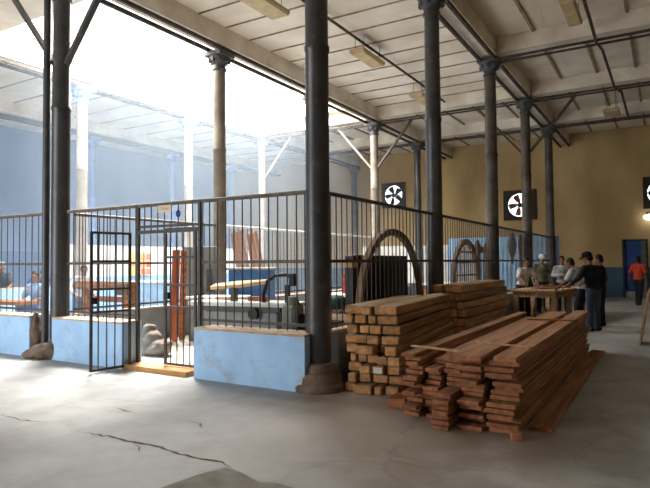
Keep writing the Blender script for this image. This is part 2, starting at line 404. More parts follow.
# ------------------------------------------------------------------ roof beams, rails, ribs
nt_ = [3]
def trim(mb, m, label=None):
    nt_[0] += 1
    return struct(mb.obj('trim_%d' % nt_[0], m), label)
def row_beam(x, y0, y1):
    trim(MB().box(x - .2, x + .2, y0, y1, ZB0, ZC), BEAMW)
    trim(MB().box(x - .22, x - .15, y0, y1, HC + .02, HC + .10).box(x + .15, x + .22, y0, y1, HC + .02, HC + .10), RUSTY)
for x in (XR, XM, XL, XLL): row_beam(x, YF, YBK)
def cross_beam(y, x0, x1, white=True):
    if white: trim(MB().box(x0, x1, y - .16, y + .16, ZB0 + .03, ZC), BEAMW)
    trim(MB().box(x0, x1, y - .19, y - .12, HC + .02, HC + .07).box(x0, x1, y + .12, y + .17, HC + .02, HC + .07), RUSTY)
for y in [Y1 - DY] + YS[:5]: cross_beam(y, XR + .24, XE)
for y in YS[3:5]: cross_beam(y, XM + .24, XR - .24); cross_beam(y, XL + .24, XM - .24)
def ribs(mb, m=RUSTY): trim(mb, m)
RIBC = mat('rust_stained_rib', (160, 140, 118), (128, 108, 88), 0.8, 6)
yy = [YF] + [Y1 - DY] + YS
for a, b in zip(yy, yy[1:]):
    for x in (-2.72, -1.68, -0.64, 0.42, 1.5, 2.6):
        ribs(MB().box(x - .035, x + .035, a + .17, min(b, YBK) - .17, ZC - .05, ZC), RIBC)
for k in range(24):
    y = 10.62 + (k - 12) * .935
    if y < YS[3] - .3: ribs(MB().box(XM + .21, XR - .21, y - .013, y + .013, ZC - .03, ZC), RIBC)
for a, b in zip(YS[3:], YS[4:]):
    for x in [XM + 1.1 * i for i in range(1, 5)]: ribs(MB().box(x - .03, x + .03, a + .17, b - .17, ZC - .05, ZC), RIBC)
    for x in [XL + 1.1 * i for i in range(1, 5)]: ribs(MB().box(x - .03, x + .03, a + .17, b - .17, ZC - .05, ZC), RIBC)
for k in range(22):
    y = 2.0 + k * 1.2
    ribs(MB().box(XLL + .21, XL - .21, y - .02, y + .02, ZC - .03, ZC), RIBC)
# conduits under the ceiling
def pipe(pts, r, label, m=RUSTY, name='conduit_pipe'):
    return tag(MB().path(pts, r, 6).obj(name, m, smooth=True), label, 'pipe')
pipe([(-6.6, 3, 7.28), (-6.58, 12, 7.28), (-6.56, 17.0, 7.28), (-6.5, 17.6, 7.2), (-6.5, 19.1, 7.2)], .035, 'long rusty conduit under the ceiling between the two column rows')
pipe([(-1.28, 8, 6.8), (-1.28, 13.3, 6.8), (-1.3, 14.8, 6.8), (-1.22, 15.4, 6.8), (-1.2, 19.0, 6.8), (-1.05, 19.6, 6.8), (-1.05, 23.3, 6.8)], .035, 'crooked conduit slung below the ceiling beams over the aisle')

# ------------------------------------------------------------------ columns
def column(x, y, m, label, base='plain', braces=None, bm_=None, up=None):
    up = up if up is not None else (.11 if x > -4 else (.05 if y > 18 else 0.0))
    t = thing('cast_iron_column', label, 'column', (x, y, 0), 0, 'cast iron columns')
    t['kind'] = 'thing'
    if base == 'big':
        MB().lathe([(.335, 0), (.34, .05), (.325, .085), (.30, .10), (.30, .12), (.295, .19), (.275, .225), (.245, .235), (.24, .25), (.235, .30), (.215, .335), (.17, .35)], 32).obj('base', MASON, t, smooth=True)
        zb = .35
    else:
        MB().lathe([(.24, 0), (.24, .12), (.215, .15), (.2, .2), (.165, .24)], 28).obj('base', m, t, smooth=True); zb = .24
    MB().lathe([(.163, zb), (.158, 1.2), (.156, 3.0), (.155, 4.36), (.168, 4.38), (.168, 4.44), (.153, 4.46), (.148, 5.6), (.145, 6.36 + up)], 28).obj('shaft', m, t, smooth=True)
    cp = MB().lathe([(.146, 6.36), (.175, 6.38), (.175, 6.42), (.155, 6.44), (.155, 6.50), (.19, 6.54), (.25, 6.64), (.265, 6.70)], 28)
    for k in range(8):
        a = 2 * PI * k / 8
        cp.box(-.05, .05, .15, .27, 6.56, 6.70, Matrix.Rotation(a, 4, 'Z'), .02)
    cp.box(-.27, .27, -.27, .27, 6.70, HC, bev=.015)
    bmesh.ops.translate(cp.bm, vec=(0, 0, up), verts=cp.bm.verts[:])
    cp.obj('capital', bm_ or m, t, smooth=True)
    if braces:
        for s, mm in braces:
            MB().bar((s * .14, 0, 5.2), (s * 1.55, 0, HC + .03), .1, .07).obj('brace', mm, t)
    return t
column(XR, Y1, IRON, 'dark iron column on a wide round base at the cage corner', 'big')
column(XR, YS[1], IRON, 'dark iron column rising behind the stacks of squared timber')
column(XR, YS[2], IRONB, 'greyish column between the arched frame and the hanging spindle', bm_=IRON)
column(XR, YS[3], IRONB, 'column with two slanting braces behind the men at the table', braces=[(-1, RUSTY), (1, RUSTY)], bm_=IRON)
column(XR, YS[4], IRONB, 'furthest brown column by the slate blue end of the cage', bm_=IRON)
column(XM + .11, Y1, IRON, 'thick dark iron column with braces beside a thin pipe', braces=[(-1, IRON), (1, IRON)])
column(XM, YS[1], mat('grey_brown_iron_paint', (138, 128, 114), (112, 102, 90), .55, 2.5), 'beige column with dark capital behind the cage gate', bm_=IRON)
column(XM, YS[2], CREAM, 'column mostly hidden behind the dark cage corner column', bm_=CREAM)
column(XM, YS[3], CREAM, 'beige column with two pale braces in front of the round fan', braces=[(-1, CREAM), (1, IRONB)], bm_=IRON)
column(XM, YS[4], IRON, 'slim dark column beyond the beige braced one')
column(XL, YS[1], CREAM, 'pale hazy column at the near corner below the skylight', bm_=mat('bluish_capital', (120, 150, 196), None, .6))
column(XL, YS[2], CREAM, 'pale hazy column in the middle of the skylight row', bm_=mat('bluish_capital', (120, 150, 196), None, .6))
column(XL, YS[3], CREAM, 'pale column with slanting brace at the far end of the skylight', braces=[(1, CREAM)])
column(XL, YS[4], CREAM, 'pale column behind the dark cage corner column')
column(XL, 28.05 - .35, IRONB, 'dim column against the far ochre wall')
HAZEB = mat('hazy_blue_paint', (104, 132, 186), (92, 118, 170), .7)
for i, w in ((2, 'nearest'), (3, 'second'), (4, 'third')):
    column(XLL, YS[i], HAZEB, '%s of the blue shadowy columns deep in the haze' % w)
tag(MB().tube((-9.5, Y1 - .12, 0), (-9.5, Y1 - .12, ZC), .064, seg=14).obj('drain_pipe', IRON, smooth=True), 'thin dark vertical pipe beside the thick braced column', 'pipe')
# crumbly masonry around the foot of the thick column
rb = MB()
for p, r in (((-9.32, Y1 - .2, .1), (.34, .28, .16)), ((-9.5, Y1 - .28, .06), (.3, .2, .1)), ((-9.7, Y1 - .16, .4), (.11, .12, .42)), ((-9.1, Y1 - .2, .16), (.16, .16, .2))):
    rb.ball(p, r)
o = remeshed(rb, 'masonry_footing', MASON, .03, 2)
dm = o.modifiers.new('d', 'DISPLACE'); tx = bpy.data.textures.new('lump', 'CLOUDS'); tx.noise_scale = .15; dm.texture = tx; dm.strength = .06
tag(o, 'crumbling grey masonry lump around the foot of the braced column', 'footing')

# ------------------------------------------------------------------ cage fences
BARME = {}
def bar_mesh(h):
    k = round(h, 2)
    if k not in BARME: BARME[k] = MB().tube((0, 0, 0), (0, 0, h), .0095, seg=6).mesh('bar', BARS)
    return BARME[k]
def fence(label, p0, p1, z0, z1, mids=(1.64,), sp=.155, group='cage fence panels', ends=(False, False), railm=None):
    p0, p1 = Vector((*p0, 0)), Vector((*p1, 0)); d = p1 - p0; Ln = d.length
    t = thing('bar_fence_panel', label, 'fence', p0, math.atan2(d.y, d.x), group)
    MB().tube((0, 0, z1), (Ln, 0, z1), .03, seg=8).obj('top_rail', railm or BARS, t)
    for z in mids: MB().box(0, Ln, -.006, .006, z - .022, z + .022).obj('middle_rail', railm or BARS, t)
    MB().box(0, Ln, -.006, .006, z0 + .06, z0 + .1).obj('bottom_rail', BARS, t)
    n = max(1, int(round(Ln / sp))); me = bar_mesh(z1 - z0)
    for i in range(n + 1):
        if (i == 0 and ends[0]) or (i == n and ends[1]): continue
        x = min(max(Ln * i / n, .02), Ln - .02)
        link('bar', me, t, (x, 0, z0))
    for e, x in zip(ends, (0, Ln)):
        if e: MB().box(x - .035, x + .035, -.03, .03, .0 if z0 < .8 else z0, z1).obj('post', BARS, t)
    return t
ZF = 2.55; Z0 = LWH + .03
fence('grey bar fence on the low blue wall between the thick column and the open gate', (XM + .32, Y1), (GX0 - .04, Y1), Z0, ZF, railm=RAIL)
fence('grey bar fence on the low blue wall between the gate and the cage corner column', (GX1 + .04, Y1), (XR - .18, Y1), Z0, ZF, railm=RAIL)
tp = fence('short bars over the gate opening carrying the small cream sign', (GX0, Y1), (GX1, Y1), 2.13, ZF, mids=(), railm=RAIL)
MB().box(0, GX1 - GX0, -.03, .03, 2.1, 2.15).obj('lintel', BARS, tp)
for x in (0, GX1 - GX0): MB().box(x - .022, x + .022, -.022, .022, .07, ZF).obj('post', BARS, tp)
fence('bar fence of the neighbouring cage beyond the thin vertical pipe', (-17.5, Y1), (XM - .34, Y1), Z0, ZF, sp=.2, railm=RAIL)
labs = ['bar fence along the aisle behind the nearest squared timbers', 'bar fence along the aisle with the leaded arch frame behind',
        'bar fence along the aisle with the hanging dark spindle', 'furthest bar fence along the aisle by the blue sheet wall']
for i in range(4):
    fence(labs[i], (XR, YS[i] + .17), (XR, YS[i + 1] - .17), Z0, ZF)
labs = ['inner bar fence seen through the cage gate', 'inner bar fence with pale top rail behind the leaning boards', 'inner bar fence far back beside the pale sheet wall']
for i in range(3):
    fence(labs[i], (XM, YS[i] + (.35 if i == 0 else .17)), (XM, YS[i + 1] - .17), Z0, ZF, sp=.18, railm=RAIL if i == 0 else WHITEM)
# gate leaves
def gate(label, loc, rz, w):
    t = thing('gate_leaf', label, 'gate', loc, rz, 'cage gate leaves')
    f = MB()
    f.box(0, .04, -.015, .015, 0, 2.08).box(w - .04, w, -.015, .015, 0, 2.08)
    for z in (.0, .86, 1.2, 1.62, 2.05): f.box(.04, w - .04, -.012, .012, z, z + .035)
    f.obj('frame', BARS, t)
    me = bar_mesh(2.03)
    n = 5
    for i in range(1, n): link('bar', me, t, (w * i / n, 0, .02))
    MB().box(w - .1, w - .01, -.03, .03, 1.0, 1.1).obj('lock', BLACK, t)
    return t
gate('open gate leaf swung out towards the bright floor', (GX0 + .03, Y1 - .17, .03), math.atan2(-.61, -.12), .66)
gate('closed gate leaf beside the right-hand low blue wall', (GX1 - .05, Y1 - .02, .085), PI, .66)
# sign and badge
t = thing('cage_sign', 'small cream sign with faint writing wired over the cage gate', 'sign', (-6.61, Y1 - .04, 2.47))
MB().box(-.14, .14, -.006, .006, -.055, .055).obj('plate', mat('cream_plate', (226, 214, 190), (214, 200, 176), .6), t)
cu = bpy.data.curves.new('sign_text', 'FONT'); cu.body = 'Taller'; cu.size = .075; cu.align_x = 'CENTER'; cu.align_y = 'CENTER'; cu.extrude = .001
tmp = bpy.data.objects.new('tmp', cu); COL.objects.link(tmp)
me = bpy.data.meshes.new_from_object(tmp.evaluated_get(bpy.context.evaluated_depsgraph_get())); bpy.data.objects.remove(tmp)
me.materials.append(mat('faded_red_ink', (200, 160, 140), None, .7))
o = link('lettering', me, t, (0, -.008, 0)); o.rotation_euler = (PI / 2, 0, 0)
t = thing('round_badge', 'small blue ring badge hung on a bar right of the cream sign', 'badge', (-6.33, Y1 - .03, 2.38))
MB().path([(.035 * math.cos(a * PI / 8), 0, .045 * math.sin(a * PI / 8)) for a in range(16)], .012, 6, True).obj('ring', mat('bright_blue_plastic', (40, 80, 190), None, .5), t)
MB().box(-.006, .006, -.004, .004, .05, .12).obj('hook', BARS, t)

# ------------------------------------------------------------------ wall fans
def fan(label, x0, x1, z0, z1, frame_m, blade_m, nb, lit=False):
    cx, cz = (x0 + x1) / 2, (z0 + z1) / 2; w, h = x1 - x0 + .2, z1 - z0 + .2; R = min(w, h) * .39
    t = thing('extractor_fan', label, 'fan', (cx, YBK - .03, cz), 0, 'extractor fans')
    mb = MB(); n = 40; bmx = mb.bm
    inn, out = [], []
    for y in (-.1, .02):
        inn.append([bmx.verts.new((R * math.cos(2 * PI * k / n), y, R * math.sin(2 * PI * k / n))) for k in range(n)])
        o_ = []
        for k in range(n):
            a = 2 * PI * k / n; c_, s_ = math.cos(a), math.sin(a); q = 1 / max(abs(c_), abs(s_))
            o_.append(bmx.verts.new((c_ * q * w / 2, y, s_ * q * h / 2)))
        out.append(o_)
    for k in range(n):
        j = (k + 1) % n
        bmx.faces.new((inn[0][k], inn[0][j], out[0][j], out[0][k])); bmx.faces.new((inn[1][k], inn[1][j], out[1][j], out[1][k]))
        bmx.faces.new((inn[0][k], inn[0][j], inn[1][j], inn[1][k])); bmx.faces.new((out[0][k], out[0][j], out[1][j], out[1][k]))
    mb.obj('housing', frame_m, t)
    MB().tube((0, -.1, 0), (0, .05, 0), .11, seg=16).obj('hub', BLACK, t, smooth=True)
    for k in range(nb):
        a = 2 * PI * k / nb + .5
        M = Matrix.Rotation(a, 4, 'Y') @ Matrix.Rotation(.35, 4, 'X')
        MB().prism([(.06, -.05), (.2, -.12), (R * .9, -.16), (R * .94, .02), (R * .8, .14), (.2, .08)], -.008, .008, M @ Matrix.Rotation(PI / 2, 4, 'X')).obj('blade', blade_m, t)
    MB().box(-w * .49, w * .49, .0, .03, -.03, .03).obj('motor_bracket', frame_m, t)
    return t
HOUS = mat('dark_fan_housing', (54, 46, 42), (42, 36, 33), .7)
fan('square extractor fan with five blades high above the fence, hazy far wall', *FANS[0], HOUS, BLACK, 5)
fan('square extractor fan half hidden by the braced column, far ochre wall', *FANS[1], HOUS, mat('rusty_blade', (150, 84, 52), None, .6), 5)
fan('extractor fan cut by the edge above the wall lamp', *FANS[2], HOUS, BLACK, 5)
t = thing('wall_lamp', 'glowing wall lamp on the ochre wall above the blue door', 'lamp', (-0.55, YBK - .02, 3.45))
MB().box(-.12, .12, -.06, .02, -.05, .2).obj('bracket', HOUS, t)
MB().ball((0, -.22, 0), (.25, .16, .13)).obj('glowing_bowl', emit('lamp_glow', (250, 246, 236), 6.0), t, smooth=True)

# ------------------------------------------------------------------ ceiling light fittings
def fitting(label, x, y, l, w, wires=True, along='y', z=6.95):
    t = thing('ceiling_light_fitting', label, 'light fitting', (x, y, z), 0 if along == 'y' else PI / 2, 'unlit ceiling light fittings')
    MB().box(-w / 2, w / 2, -l / 2, l / 2, 0, .1, bev=.02).obj('housing', LIGHTFIX, t)
    MB().box(-w / 2 + .03, w / 2 - .03, -l / 2 + .03, l / 2 - .03, -.02, 0).obj('diffuser', mat('dusty_diffuser', (204, 182, 140), None, .5), t)
    for s in (-1, 1):
        for q in (-1, 1): MB().tube((q * w * .3, s * l * .35, .1), (q * w * .3, s * l * .35, ZC - z), .008, seg=5).obj('suspension_wire', RUSTY, t)
fitting('large unlit light fitting hung nearest overhead left of the corner column', -7.05, 9.35, 1.3, .5)
fitting('narrow unlit light fitting hung under the conduit right of the corner column', -6.6, 13.3, 1.3, .42)
fitting('unlit light fitting hung further back next to the second dark column', -6.75, 17.6, 1.2, .45)
fitting('flat unlit light fitting hung over the aisle between two beams', -1.65, 13.3, 1.4, .3, z=7.0)
fitting('small brown light fitting far back over the aisle', -1.5, 22.0, .9, .5, z=6.72)

# ------------------------------------------------------------------ squared timber stacks
def wood_mesh(name, w, l, h, m, bev=.006, bow=0.0):
    mb = MB(); mb.box(-w / 2, w / 2, 0, l, 0, h, bev=bev)
    return mb.mesh(name, m)
def beams(x_lo, x_hi, rot, layers, pitch, origin, lens, desc, seed, name='squared_timber'):
    rnd = random.Random(seed); R = Matrix.Rotation(rot, 4, 'Z'); n_l = len(layers)
    for li, ws in enumerate(layers):
        tot = sum(ws); scale = (x_hi - x_lo) / tot; x = rnd.uniform(-.03, .04)
        for bi, w in enumerate(ws):
            w *= scale
            sx = x + w / 2; x += w
            f = sx / (x_hi - x_lo)
            l = lens[0] + (lens[1] - lens[0]) * f
            y0 = rnd.uniform(-.09, .13)
            h = pitch - .012
            p = Matrix.Translation((*origin, 0)) @ R @ Vector((sx, y0, li * pitch))
            o = link(name, wood_mesh(name, w - rnd.uniform(.008, .03), l - rnd.uniform(0, .3), h - rnd.uniform(0, .012), BEAMM, .014), None, p, rot)
            if seed == 3 and li == 2 and bi == 2: MB().box(-.055, .055, -.003, 0, .02, .09).obj('painted_end', WHITEM, o)
            row = 'top' if li == n_l - 1 else ('bottom' if li == 0 else ORD[n_l - 1 - li] + ' from the top')
            tag(o, 'timber in the %s row, %s from the column, %s' % (row, ORD[bi], desc), 'timber', 'squared timbers in the ' + desc)
rnd = random.Random(4)
lay = [[2, 3, 1.6, 2.4], [1.6, 2.2, 2.6, 2.5], [2.5, 2, 2, 2.3], [1.2, 1.6, 1.8, 1.6, 2], [2.2, 3, 1.5, 2], [3, 1.8, 2.4], [2, 1.7, 2, 2.8], [1.3, 1.7, 1.3, 2.6], [2.6, 1.6, 3.2]]
beams(0, .73, math.radians(6.5), lay, .122, (-3.51, 6.31), (2.3, 3.35), 'near stack', 3)
lay2 = [[2, 2.2, 2], [2, 2, 2.3], [2.3, 2, 2], [2, 2.4, 2], [2.2, 2, 2], [2.4, 2, 2], [2, 2.4, 2.2], [2.4, 2.6, 2]]
beams(0, .56, math.radians(0.6), lay2, .152, (-3.68, 10.1), (3.2, 3.5), 'rear stack', 8)

# ------------------------------------------------------------------ plank pile
PL = .048
def plank(x0, x1, y0, y1, z, h, label, yawj=0.0, m=PLANKM, name='sawn_plank'):
    w = x1 - x0
    o = link(name, wood_mesh(name, w, y1 - y0, h, m, .004), None, ((x0 + x1) / 2, y0, z), yawj)
    return tag(o, label, 'plank', 'planks in the low reddish pile')
rnd = random.Random(21)
stacks = [('A', -2.43, -2.225, 13, 5.62, 'stack next to the squared timber'), ('B', -2.215, -2.01, 11, 5.66, 'second stack from the squared timber'),
          ('D', -1.80, -1.53, 14, 5.52, 'middle stack with the broad top board'), ('E', -1.515, -1.2, 14, 5.50, 'outer stack along the aisle')]
for key, x0, x1, n, ys, desc in stacks:
    for k in range(n):
        j = rnd.uniform(0, .045); j2 = rnd.uniform(0, .045)
        yo = ys + rnd.uniform(-.09, .12); ye = 11.1 + rnd.uniform(-.3, .2)
        row = 'top' if k == n - 1 else ('bottom' if k == 0 else ORD[n - 1 - k] + ' from the top')
        xa, xb = x0 + j, x1 - j2
        if key == 'E' and k in (8, 9): xb += .05; xa += .05
        if key == 'E' and k == 12: xa -= .008; yo -= .1
        plank(xa, xb, yo, ye, k * PL, PL - .008, 'reddish plank, %s of the %s' % (row, desc))
for k in range(7):
    row = 'top' if k == 6 else ('bottom' if k == 0 else ORD[6 - k] + ' from the top')
    plank(-2.0 + rnd.uniform(0, .03), -1.815 - rnd.uniform(0, .015), 5.28 + rnd.uniform(0, .07) + (.05 if k == 6 else 0), 10.6, k * PL, PL - .008, 'short reddish plank, %s of the low stack jutting out in front' % row)
for k in range(7, 13):
    row = 'top' if k == 12 else ORD[12 - k] + ' from the top'
    plank(-2.0 + rnd.uniform(0, .02), -1.82, 5.72 + rnd.uniform(-.06, .1), 11.0, k * PL, PL - .008, 'reddish plank, %s of the recessed stack above the jutting one' % row)
zt = 13 * PL
plank(-2.42, -2.27, 5.6, 11.2, zt, .04, 'narrow loose plank on top nearest the squared timber', .0)
plank(-2.17, -2.03, 5.9, 10.9, 11 * PL, .05, 'loose plank lying in the gap beside the narrow one')
plank(-2.03, -1.87, 5.9, 10.2, zt, .042, 'loose middle plank on top beside the broad board', .012)
plank(-1.83, -1.53, 5.42, 10.9, 14 * PL, .045, 'broad board on top of the middle stack')
plank(-1.43, -1.22, 5.5, 11.3, 14 * PL, .045, 'long top plank along the aisle edge of the pile')
plank(-1.175, -0.96, 5.75, 11.2, 0.001, .035, 'long plank lying alone on the floor along the aisle')
o = MB().box(-.34, .34, -.025, .025, 0, .02, bev=.003).obj('pale_batten', PALEW, None, (-2.16, 5.98, zt + .042), math.radians(-14)); tag(o, 'thin pale batten lying across the pile near the squared timber', 'batten')
o = MB().box(-.3, .3, -.02, .02, 0, .02, bev=.003).obj('pale_batten', PALEW, None, (-1.53, 6.25, 14 * PL + .046), math.radians(-10)); tag(o, 'thin pale batten bridging the broad board and outer stack', 'batten')
o = MB().box(-.36, .36, -.03, .03, 0, .02, bev=.003).obj('pale_batten', PLANKM, None, (-1.5, 9.2, 14 * PL + .046), math.radians(12)); tag(o, 'thin brown batten across the far end of the pile', 'batten')
o = MB().box(-.05, .05, -.05, .05, 0, .07, bev=.006).obj('wood_offcut', PLANKM, None, (-1.2, 5.36, 0), .3); tag(o, 'small square offcut on the floor at the outer stack', 'offcut')
o = MB().box(-.1, .1, -.1, .25, 0, .1, bev=.006).obj('wood_offcut', BENCHW, None, (-2.62, 5.98, 0), .1); tag(o, 'dark brown block end on the floor between the two piles', 'offcut')
tag(MB().path([(-1.95, 10.0, zt + .052), (-1.97, 10.12, .78), (-1.99, 10.3, .9), (-1.97, 10.5, 1.02), (-1.94, 10.6, 1.09)], .009, 6).obj('bent_lath', PALEW), 'thin bent lath sticking up from the far end of the pile', 'lath')

# ------------------------------------------------------------------ work table with the men
tt = thing('work_table', 'pale wooden work table with the men gathered around it', 'table', (-2.83, 17.2, 0), math.radians(-8))
MB().box(-.62, .62, -1.5, 1.5, .80, .86, bev=.008).obj('tabletop', PALEW, tt)
MB().box(-.56, .56, -1.4, -1.36, .66, .80).box(-.56, .56, 1.36, 1.4, .66, .80).box(-.56, -.52, -1.36, 1.36, .66, .80).box(.52, .56, -1.36, 1.36, .66, .80).obj('apron', PALEW, tt)
for sx in (-.5, .5):
    for sy in (-1.32, 0, 1.32): MB().box(sx - .06, sx + .06, sy - .06, sy + .06, 0, .80).obj('leg', PALEW, tt)
o = MB().box(-.16, .16, -.6, .6, 0, .03, bev=.004).obj('loose_board', BENCHW, None, (-2.8, 16.9, .861), -.5); tag(o, 'brown board lying flat on the work table', 'board')
o = MB().box(-.2, .2, -.12, .12, 0, .05, bev=.006).obj('wood_block', PLANKM, None, (-3.0, 17.9, .861), .3); tag(o, 'small reddish block on the far side of the work table', 'block')

# ------------------------------------------------------------------ things behind the aisle fence
def hoop(name, m, label, y0, y1, x, ztop, th, wd):
    yc, ry = (y0 + y1) / 2, (y1 - y0) / 2; pts_o, pts_i = [], []
    n = 28; hs = ztop - ry * 1.0
    O = [(yc - ry, 0.75)] + [(yc - ry * math.cos(PI * k / n), hs + ry * math.sin(PI * k / n)) for k in range(n + 1)] + [(yc + ry, .75)]
    ri = ry - th
    I = [(yc - ri, 0.75)] + [(yc - ri * math.cos(PI * k / n), hs + ri * math.sin(PI * k / n)) for k in range(n + 1)] + [(yc + ri, .75)]
    mb = MB(); b = mb.bm
    vs = [[b.verts.new((x + dx, p[0], p[1])) for p in P] for dx in (-wd / 2, wd / 2) for P in (O, I)]
    for k in range(len(O) - 1):
        b.faces.new((vs[0][k], vs[0][k + 1], vs[1][k + 1], vs[1][k])); b.faces.new((vs[2][k], vs[2][k + 1], vs[3][k + 1], vs[3][k]))
        b.faces.new((vs[0][k], vs[0][k + 1], vs[2][k + 1], vs[2][k])); b.faces.new((vs[1][k], vs[1][k + 1], vs[3][k + 1], vs[3][k]))
    for k in (0, -1): b.faces.new((vs[0][k], vs[1][k], vs[3][k], vs[2][k]))
    return mb
LEDGE = None
lg = tag(MB().box(-5.0, XR - .12, 7.6, 17.5, 0, .74).obj('storage_bench', mat('dusty_bench', (120, 104, 88), None, .9), None), 'long dusty bench inside the fence carrying the frames', 'bench')
t = thing('arched_frame', 'large bent wooden arch leaning inside the aisle fence', 'frame', (0, 0, 0))
hoop('rim', ARCHW, '', 7.8, 10.42, -4.08, 2.2, .11, .09).obj('rim', ARCHW, t)
for k in range(6):
    y = 8.5 + k * .36
    t = thing('black_shutter', 'black slatted shutter panel, %s from the corner column, behind the wooden arch' % ORD[k], 'shutter', (-4.4, y, .741), PI / 2, 'black slatted shutters')
    MB().box(-.17, -.13, -.03, .03, 0, 1.0).box(.13, .17, -.03, .03, 0, 1.0).box(-.13, .13, -.03, .03, 0, .08).box(-.13, .13, -.03, .03, .92, 1.0).obj('frame', DARKW, t)
    sl = MB().box(-.13, .13, -.005, .015, .08, .92)
    for q in range(4): sl.box(-.125 + q * .065, -.075 + q * .065, -.02, -.005, .09, .91)
    sl.obj('slats', BLACK, t)
t = thing('black_post', 'black post with a tan band leaning beside the shutters', 'post', (-4.3, 8.0, .741))
MB().box(-.07, .07, -.08, .08, 0, .98).obj('shaft', BLACK, t); MB().box(-.075, .075, -.085, .085, .8, .88).obj('band', PALEW, t)
t = thing('arched_window_frame', 'smaller arched frame with many glazing bars behind the fence', 'window frame', (0, 0, 0))
hoop('rim', BENCHW, '', 12.35, 14.45, -4.1, 2.16, .13, .08).obj('rim', ARCHW, t)
mb = MB()
for k in range(1, 7):
    y = 12.35 + k * .3; hh = 1.11 + math.sqrt(max(.01, .95 ** 2 - (y - 13.4) ** 2))
    mb.box(-4.12, -4.08, y - .02, y + .02, .76, hh)
for z in (1.0, 1.3, 1.6, 1.85):
    hw = .95 if z < 1.11 else math.sqrt(max(.01, .95 ** 2 - (z - 1.11) ** 2))
    mb.box(-4.12, -4.08, 13.4 - hw, 13.4 + hw, z - .02, z + .02)
mb.obj('glazing_bars', PALEW, t)
for i, (y, h, w, lab) in enumerate([(14.75, 2.1, .22, 'tall brown door stile standing before the greyish column'), (15.55, 2.05, .26, 'brown carved door stile beside the greyish column')]):
    tag(MB().box(-.05, .05, -w / 2, w / 2, 0, h - .75, bev=.01).ball((0, 0, h - .75), (.06, w * .55, .1)).obj('door_stile', ARCHW, None, (-4.2, y, .741)), lab, 'wood piece')
tag(MB().box(-.05, .05, -.55, .55, -.08, .08, bev=.01).obj('door_rail', ARCHW, None, (-4.33, 15.15, 1.95)), 'brown cross rail resting between two door stiles', 'wood piece')
t = thing('hanging_spindle', 'dark turned spindle hanging on the aisle fence near its far end', 'spindle', (-4.02, 17.85, 0))
MB().lathe([(.012, 1.52), (.05, 1.62), (.045, 1.72), (.09, 1.86), (.13, 2.05), (.125, 2.2), (.07, 2.36), (.06, 2.46), (.012, 2.5)], 14).obj('body', mat('burnt_brown_wood', (60, 42, 36), None, .7), t, smooth=True)
MB().path([(0, 0, 2.49), (.07, 0, 2.53), (.13, 0, 2.56)], .006, 5).obj('wire', BARS, t)
t = thing('hanging_plank', 'reddish shaped plank hanging beside the dark spindle', 'wood piece', (-4.02, 19.0, 0), 0)
MB().prism([(-.13, 1.15), (.16, 1.1), (.2, 1.7), (.24, 2.3), (.1, 2.5), (-.16, 2.48), (-.22, 2.2), (-.14, 1.7)], -.02, .02, Matrix.Rotation(PI / 2, 4, 'Z') @ Matrix.Rotation(PI / 2, 4, 'X')).obj('body', mat('dull_red_wood', (112, 74, 60), None, .7), t)
MB().path([(0, 0, 2.47), (.07, 0, 2.53), (.13, 0, 2.56)], .006, 5).obj('wire', BARS, t)
for i, (x, y, h) in enumerate([(-4.35, 16.5, .62), (-4.3, 16.95, .72), (-4.35, 17.3, .6)]):
    tag(MB().lathe([(.07, 0), (.1, .1), (.07, .25), (.09, .35), (.03, .55), (.02, h)], 12).obj('turned_finial', ARCHW, None, (x, y, .741), smooth=True), '%s of three turned wooden finials standing below the spindle' % ORD[i], 'finial', 'turned finials')

# ------------------------------------------------------------------ cage interior
# inner timber bench beyond the middle fence
tt = thing('timber_bench', 'heavy brown timber bench frame behind the thick column fence', 'workbench', (-10.85, 8.5, 0))
MB().box(-.95, .95, -.12, .12, 1.06, 1.24, bev=.01).obj('top_beam', BENCHW, tt)
MB().box(-.8, .95, -.05, .05, .78, .90, bev=.01).obj('middle_rail', BENCHW, tt)
for x in (-.62, .78): MB().box(x - .08, x + .08, -.1, .1, 0, 1.06, bev=.01).obj('leg', BENCHW, tt)
MB().box(.55, .95, -.2, -.12, .95, 1.2, bev=.01).obj('end_block', mat('grey_brown_block', (110, 92, 74), None, .8), tt)
MB().box(-.7, .7, -.09, .09, .36, .50, bev=.01).obj('low_rail', BENCHW, tt)
# leaning plank, second plank
def lean_box(name, w, th, l, base, rotx, rz, m, label, cat='plank', group=None):
    o = MB().box(-w / 2, w / 2, -th / 2, th / 2, 0, l, bev=.005).obj(name, m, None, base, rz)
    o.rotation_euler = (rotx, 0, rz); return tag(o, label, cat, group)
lean_box('leaning_plank', .15, .05, 1.85, (-8.42, 8.2, .06), math.radians(-6), math.radians(30), REDW, 'orange brown plank standing upright inside the gate')
lean_box('leaning_plank', .12, .05, 1.85, (-8.5, 8.5, .06), math.radians(-5), math.radians(30), BENCHW, 'darker plank standing upright just behind the orange one')
# grey cabinet
t = thing('electric_cabinet', 'grey upright metal cabinet behind the orange plank', 'cabinet', (-9.0, 9.6, .05), math.radians(30))
MB().box(-.36, .36, -.2, .2, 0, 1.95, bev=.01).obj('body', GREYM, t)
MB().box(-.33, .33, -.225, -.2, 1.0, 1.88, bev=.005).obj('door', GREYM, t)
MB().box(-.1, .02, -.24, -.225, 1.65, 1.7).obj('warning_label', mat('red_label', (196, 84, 70), None, .6), t)
MB().box(.18, .3, -.27, -.225, .95, 1.45).obj('switch_box', mat('dark_grey_box', (84, 88, 90), None, .5), t)
t = thing('metal_workbench', 'grey metal cupboard bench with white top beside the closed gate leaf', 'workbench', (-7.95, 9.0, .05), math.radians(12))
MB().box(-.5, .5, -.35, .35, 0, .85, bev=.01).obj('carcass', GREYM, t)
MB().box(-.56, .56, -.4, .4, .85, .9, bev=.01).obj('worktop', WHITEM, t)
